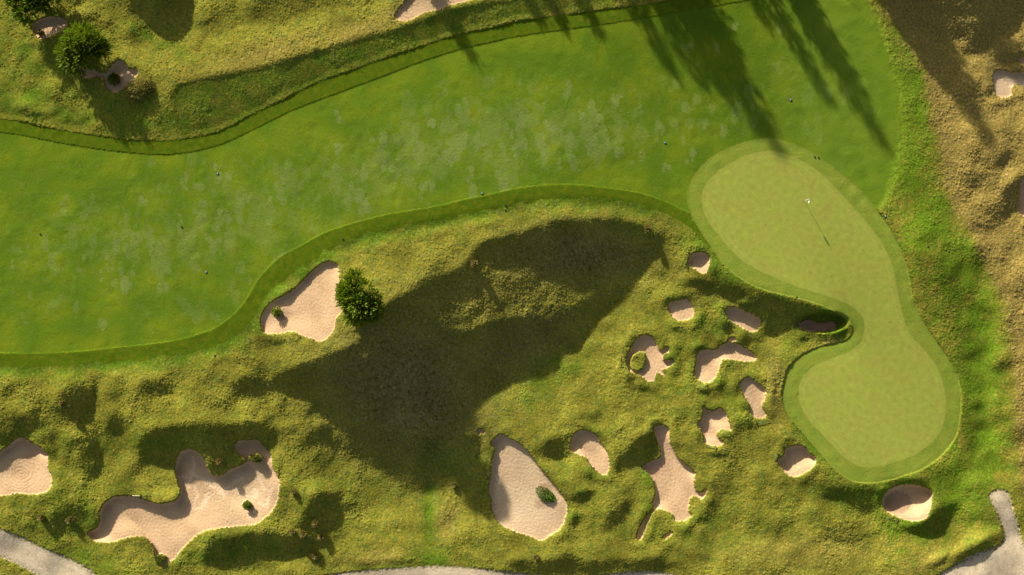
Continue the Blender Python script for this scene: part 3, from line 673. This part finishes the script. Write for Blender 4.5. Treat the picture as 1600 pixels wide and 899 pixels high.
def spray(mb, p, d, L, col, w=.10, n=6):
    """a feathery frond: a bent axis with paired pointed leaflets"""
    d = d.normalized(); side = d.cross(Vector((0, 0, 1)))
    if side.length < .1: side = Vector((1, 0, 0))
    side = (Matrix.Rotation(random.uniform(-.9, .9), 3, d) @ side.normalized())
    up = side.cross(d).normalized()
    for i in range(n):
        t = (i+.3)/n; q = p+d*(L*t)-up*(L*.12*t*t); ll = L*.42*(1-.6*t)
        for sgn in (-1, 1):
            e = q+(d*.75+side*sgn*.75+up*random.uniform(-.3, .45)).normalized()*ll
            b = (d*w*.9)
            c = tuple(x*random.uniform(.8, 1.2)*(.8+.4*t) for x in col)
            mb.face([q-b*.5, q+b*.5+up*w*.3, e], c)
    mb.face([p+d*L*.7+side*w*.5, p+d*L*.7-side*w*.5, p+d*L*1.15], tuple(x*1.25 for x in col))

def juniper(px, py, rx, ry, hgt, label, nsp=900, seed=1, cols=((.10, .17, .008), (.24, .32, .015))):
    random.seed(seed)
    root = empty('juniper_tree', at(px, py)); tag(root, label, 'tree', 'bushy junipers beside the bunkers')
    tr = MB(); tr.tube([(0, 0, -.3), (.05, 0, hgt*.35), (0, .08, hgt*.8)], [.22, .16, .05]); trk = tr.build('trunk', M_bark, root, True)
    lb = MB(); limbs = []
    for k in range(9):
        a = k*2.4+random.uniform(-.3, .3); zz = hgt*random.uniform(.12, .5)
        e = Vector((math.cos(a)*rx*.7, math.sin(a)*ry*.7, zz+hgt*.22)); lb.tube([(0, 0, zz*.6), tuple(e*.5+Vector((0, 0, zz*.3))), tuple(e)], [.09, .06, .02], 6)
    lb.build('limbs', M_bark, trk, True)
    mb = MB()
    lobes = []
    for k in range(26):
        a = random.uniform(0, 2*math.pi); r = math.sqrt(random.uniform(.03, 1))*.72
        z = hgt*(.82-.5*r*r)*random.uniform(.75, 1.08)
        lobes.append((Vector((math.cos(a)*r*rx, math.sin(a)*r*ry, z)), random.uniform(.24, .40)*min(rx, ry)))
    for k in range(nsp):
        c, rr = random.choice(lobes)
        u = Vector((random.gauss(0, 1), random.gauss(0, 1), random.gauss(.35, .8))).normalized()
        if u.z < -.35: u.z = -u.z
        p = c+u*rr*random.uniform(.45, .95)
        if p.z < .1: p.z = random.uniform(.1, .5)
        out = Vector((p.x/rx, p.y/ry, 0)); d = u*.7+out*.75+Vector((0, 0, .35))+Vector((random.gauss(0, .2), random.gauss(0, .2), random.gauss(0, .2)))
        t = random.random(); t = t*t if random.random() < .5 else t
        col = [a+(b-a)*t for a, b in zip(*cols)]
        spray(mb, p, d, random.uniform(.5, .95), col, .20)
    mb.build('crown', M_leaf, root)
    return root

juniper(569, 463, 3.8, 4.3, 3.1, 'bushy bright green juniper on the right side of the large pale bunker', 2600, 3)
juniper(140, 84, 3.9, 3.8, 3.3, 'round green juniper above the shaded bunker with a tuft, top left', 2600, 5)
juniper(66, 6, 4.9, 3.6, 3.5, 'wide green juniper cut by the top edge in the top left corner', 3600, 8)

def pine(px, py, hgt, r, label, seed):
    random.seed(seed)
    root = empty('pine_tree', at(px, py)); tag(root, label, 'tree', 'tall pines beyond the top edge')
    tr = MB(); tr.tube([(0, 0, -.4), (.1, 0, hgt*.5), (0, .1, hgt*.97)], [.28, .18, .04]); trk = tr.build('trunk', M_bark, root, True)
    lb = MB(); mb = MB(); 
    nb = int(26+hgt*3)
    for k in range(nb):
        t = (k+.5)/nb; z = hgt*(.12+.86*t); a = k*2.399+random.uniform(-.4, .4)
        ln = r*(1.08-t)**.75*random.uniform(.65, 1.1)
        e = Vector((math.cos(a)*ln, math.sin(a)*ln, z+ln*.28))
        lb.tube([(0, 0, z), tuple(e)], [.06, .015], 5)
        for j in range(int(7+ln*7)):
            f = random.uniform(.25, 1.0); q = Vector((0, 0, z)).lerp(e, f)+Vector((random.gauss(0, .25), random.gauss(0, .25), random.gauss(0, .15)))
            d = Vector((math.cos(a), math.sin(a), .4))+Vector((random.gauss(0, .6), random.gauss(0, .6), random.gauss(0, .3)))
            spray(mb, q, d, random.uniform(.5, .9), [c*random.uniform(.8, 1.2) for c in (.04, .075, .015)], .13, 5)
    lb.build('limbs', M_bark, trk, True); mb.build('crown', M_leaf, root)
# (shadow tip px, height, crown radius)
PINES = [((1225,246),10.5,3.4),((1200,222),10.5,3.2),((1150,175),9.5,2.6),((1110,150),9.6,2.6),((1062,128),9.0,2.3),((1165,120),8,2.6),((1210,60),7.5,1.2),
 ((1384,228),9.4,2.4),((1345,150),8.5,2.4),((1310,110),7.6,2.0),((1300,165),8.6,1.6),
 ((1465,75),5.5,2.2),((1425,70),5.2,2.0),((1510,110),7,2.6),((1570,40),5,2.4),((1543,205),8.8,2.7),((1520,160),8.2,2.2),((1480,130),7.6,2.2),((1450,100),6.5,1.8),((728,72),4.2,1.0),((700,25),3.6,1.6),((843,28),4.2,.7),((881,36),3.8,.7),((935,45),4.5,.8)]
ptxt = ['tallest', 'broad', 'leaning', 'dense', 'slender', 'spreading', 'narrow', 'isolated tall', 'bushy', 'short', 'thin', 'far right leaning', 'far right broad', 'far right tangled', 'outermost right', 'rightmost tall', 'right broad', 'right dense', 'right short', 'low leftmost', 'low spreading', 'young slim', 'smallest slim', 'young dense']
for k, ((tx, ty), hh, rr) in enumerate(PINES):
    L = hh/TAN/S
    bx, by = tx-SD[0]*L, ty-SD[1]*L
    if by > -30-rr*10: 
        by = -30-rr*10; 
    pine(bx, by, hh, rr, ptxt[k]+' dark pine standing beyond the top edge, casting its shadow on the course', 40+k)

# ------------------------------------------------------------------ low shrubs and tussocks
def shrub(px, py, rx, ry, hgt, label, cols, n=260, seed=1, ang=0, name='low_shrub', cat='shrub', grp='shrubs growing in the bunkers', L=.28):
    random.seed(seed)
    root = empty(name, at(px, py, -.03)); tag(root, label, cat, grp); mb = MB(); st = MB()
    for k in range(7):
        a = k*.9; st.tube([(0, 0, -.1), (math.cos(a)*rx*.5, math.sin(a)*ry*.5, hgt*.6)], [.03, .01], 5)
    st.build('stems', M_bark, root)
    ca, sa = math.cos(ang), math.sin(ang)
    for k in range(n):
        a = random.uniform(0, 6.283); r = math.sqrt(random.random())
        x, y = math.cos(a)*r*rx, math.sin(a)*r*ry; x, y = x*ca-y*sa, x*sa+y*ca
        z = hgt*(1-.75*r*r)*random.uniform(.45, 1)
        d = Vector((x/rx*.8, y/ry*.8, .7))+Vector((random.gauss(0, .4), random.gauss(0, .4), 0))
        t = random.random(); col = [p+(q-p)*t for p, q in zip(*cols)]
        spray(mb, Vector((x, y, z)), d, L*random.uniform(.7, 1.3), col, .09, 4)
    mb.build('foliage', M_leaf, root)
GR = ((.08, .14, .01), (.17, .25, .02)); 
shrub(432.5, 487.5, .7, .65, .55, 'small round shrub in the large pale bunker beside the fairway', GR, 220, 1)
shrub(387, 789, .65, .6, .5, 'small round shrub in the right part of the largest bunker', GR, 200, 2)
shrub(252, 873, .8, .7, .45, 'low shrub at the bottom tip of the largest bunker', ((.08, .12, .02), (.15, .19, .03)), 220, 3)
shrub(852, 772, 1.75, .85, .6, 'elongated green shrub inside the tall oval bunker', ((.09, .18, .01), (.18, .32, .02)), 700, 4, -.55)
shrub(179, 125, .9, .95, .3, 'green tuft inside the shaded bunker, top left', ((.04, .07, .01), (.07, .11, .02)), 240, 5)
shrub(65, 52, .35, .45, .3, 'small dark tuft in the bunker between the top left junipers', ((.04, .05, .01), (.06, .08, .02)), 90, 6)
shrub(401, 715, 1.0, .5, .4, 'dark ragged grass clump in the upper right bay of the largest bunker', ((.06, .09, .02), (.1, .12, .02)), 220, 8, -.3)
shrub(220, 140, 2.6, 1.5, .95, 'big pale wispy grass mound right of the shaded bunker, top left', ((.20, .19, .04), (.38, .34, .10)), 1100, 9, .35, 'grass_mound', 'grass clump', 'grass clumps', .42)
TUFTS = [(493,817,'left of centre of the dark slope near the bottom'),(474,834,'in the dark slope near the bottom, the lowest left of three'),(502,838,'right of the two in the dark slope near the bottom'),(458,830,'nearest to the right end of the largest bunker'),
 (460,768,'alone on the slope right of the largest bunker'),(1012,357,'glowing at the top right rim of the big shadow'),(741,412,'at the edge of the big shadow, upper left'),
 (709,757,'at the lower right tip of the big shadow'),(66,808,'beside the dark hollow near the left path'),(110,812,'in the dark hollow near the left path'),(344,720,'glowing between the lobes of the largest bunker'),(493,868,'near the bottom below the dark slope'),
 (99,630,'on the left below the fairway'),(837,870,'near the bottom path below the tall oval bunker')]
for k, (x, y, wh) in enumerate(TUFTS):
    r = random.uniform(.25, .4)
    dark = wh in ('above the bottom path',)
    shrub(x, y, r, r, .55, ('dark' if dark else 'pale straw')+' grass tussock '+wh, ((.05, .07, .02), (.1, .11, .03)) if dark else ((.18, .16, .04), (.34, .29, .10)), 170, 100+k, 0, 'grass_tussock', 'grass tussock', 'straw tussocks in the rough', .35)

# ------------------------------------------------------------------ flag, heads and rakes
M_white = plain('white_paint', (.82, .82, .82), .4); M_flag = plain('white_flag_cloth', (.82, .84, .90), .8)
M_dark = plain('dark_plastic', (.02, .025, .03), .5); M_teal = plain('teal_plastic', (.01, .13, .15), .5); M_rgreen = plain('green_paint', (.02, .16, .09), .5); M_cup = plain('cup_shadow', (.01, .01, .01), .9)
fl = empty('flagstick', at(1255.8, 313.8)); tag(fl, 'white golf flag on a thin pole in the upper half of the green', 'golf flag')
mb = MB(); mb.tube([(0, 0, -.1), (0, 0, 2.15)], .028, 8); mb.tube([(0, 0, 2.15), (0, 0, 2.2)], [.045, .03], 8); mb.build('pole', M_white, fl, True)
mb = MB(); nx = 12; th = .004
def fpt(i, j, off):
    u = i/nx; return (.02+.14*u+.05*math.sin(u*6)+off, -.66*u, 2.12-.42*j-.10*u)
for i in range(nx):
    mb.face([fpt(i, 0, th), fpt(i+1, 0, th), fpt(i+1, 1, th), fpt(i, 1, th)]); mb.face([fpt(i, 0, -th), fpt(i, 1, -th), fpt(i+1, 1, -th), fpt(i+1, 0, -th)])
mb.build('flag', M_flag, fl)
mb = MB(); mb.tube([(0, 0, .004), (0, 0, .012)], .075, 16); hole = mb.build('golf_hole', M_cup); hole.location = at(1255.8, 313.8); tag(hole, 'small dark hole in the green at the foot of the flag pole', 'golf hole')

HEADS = [(753,302,1,'on the lower fairway edge near the middle of the photo'),(1039,223,1,'on the fairway above the left end of the green'),(1235,156,1,'between the two tree shadows above the green'),(340,271,1,'near the upper fairway edge on the left'),(322,425,1,'by the dark smudge on the left fairway'),(1383,338,1,'at the right edge of the upper green'),
 (63,366,0,'far left on the fairway'),(284,355,0,'left of middle on the fairway'),(536,374,0,'in the strip above the large pale bunker'),(790,321,0,'upper of a pair below the fairway edge'),(790,329,0,'lower of a pair below the fairway edge'),(1450,386,0,'in the green rough right of the upper green'),(1273,245.5,0,'left of a pair at the top of the green'),(1279,246.5,0,'right of a pair at the top of the green'),(336,556,0,'in the rough below the left end of the fairway'),(1245,465,0,'at the upper rim of the dark hollow')]
for x, y, teal, wh in HEADS:
    r = .19 if teal else .13
    e = empty('sprinkler_head', at(x, y, .03)); tag(e, ('teal' if teal else 'dark')+' round sprinkler cover '+wh, 'sprinkler', 'sprinkler covers set in the turf')
    a = MB(); a.tube([(0, 0, -.12), (0, 0, .05)], r, 14); cv = a.build('cover', M_teal if teal else M_dark, e)
    b = MB(); b.tube([(0, 0, .05), (0, 0, .075)], r*.4, 10); b.build('cap', M_white if teal else M_dark, cv)

def rake(x0, y0, x1, y1, label, mat=M_rgreen):
    """handle end first, head second"""
    p, q = at(x0, y0, .06), at(x1, y1, .08); e = empty('bunker_rake', p); tag(e, label, 'rake', 'rakes lying by the bunkers')
    d = q-p; a = MB(); a.tube([(0, 0, 0), tuple(d)], .03, 8); a.build('handle', mat, e, True)
    n = d.cross(Vector((0, 0, 1))).normalized()*.34; w = d.normalized()*.02
    top = [(-1, .04), (1, .04)]; low = []
    for k in range(9):
        u = 1-k/4; low += [(u, -.10), (max(u-.06, -1), -.10), (max(u-.10, -1), -.02), (max(u-.2, -1), -.02)]
    outl = top+low[:-2]
    b = MB(); P = [d+n*u+Vector((0, 0, v)) for u, v in outl]; m_ = len(P)
    b.v = [tuple(p+w) for p in P]+[tuple(p-w) for p in P]; b.c = [1.0]*(2*m_)
    b.f = [tuple(range(m_)), tuple(range(2*m_-1, m_-1, -1))]+[(k, m_+k, m_+(k+1) % m_, (k+1) % m_) for k in range(m_)]
    b.build('head', M_dark, e)
rake(1089, 607, 1105, 602.5, 'green rake lying below the boomerang-shaped bunker')
rake(970, 556, 971, 574, 'dark green rake left of the bunker with a grass island', M_dark)
rake(1210, 721, 1216, 710, 'bright green rake left of the half-shaded bunker by the green')
rake(1387, 808, 1402, 815, 'green rake below the round pot bunker')
rake(1130, 516, 1138, 506, 'dark rake at the lower left of the small tilted oval bunker', M_dark)
rake(1204, 659, 1182, 661, 'green rake below the narrow upright bunker')
rake(1076, 425, 1074, 412, 'dark rake left of the tiny pot bunker by the green', M_dark)
rake(1104, 697, 1119, 702, 'green rake below the small ragged bunker')
rake(207, 774.5, 220, 775, 'pale rake above the shaded rim of the largest bunker', M_white)
rake(757, 738, 763, 747, 'blue rake left of the tall oval bunker', M_teal)

# fallen leaves
mb = MB(); random.seed(5)
n = 0
while n < 150:
    x, y = random.uniform(5, 1150), random.uniform(60, 550)
    if bilin(z_fair[core], xs[nlx], ys[nly], ST, np.array([x]), np.array([y]))[0] < 3: continue
    p = at(x, y, .03); r = random.uniform(.04, .10); a = random.uniform(0, 6.28); c = random.choice([(.4, .26, .10), (.45, .36, .2), (.3, .16, .06)])
    pts = [p+Vector((math.cos(a+k*1.2566)*r*(1, .6, .9, .5, .8)[k], math.sin(a+k*1.2566)*r, random.uniform(0, .03))) for k in range(5)]
    mb.face(pts, c); n += 1
tag(mb.build('fallen_leaves', M_leaf), 'tiny tan fallen leaves scattered over the fairway', 'leaves', kind='stuff')
print('objects', len(bpy.data.objects))
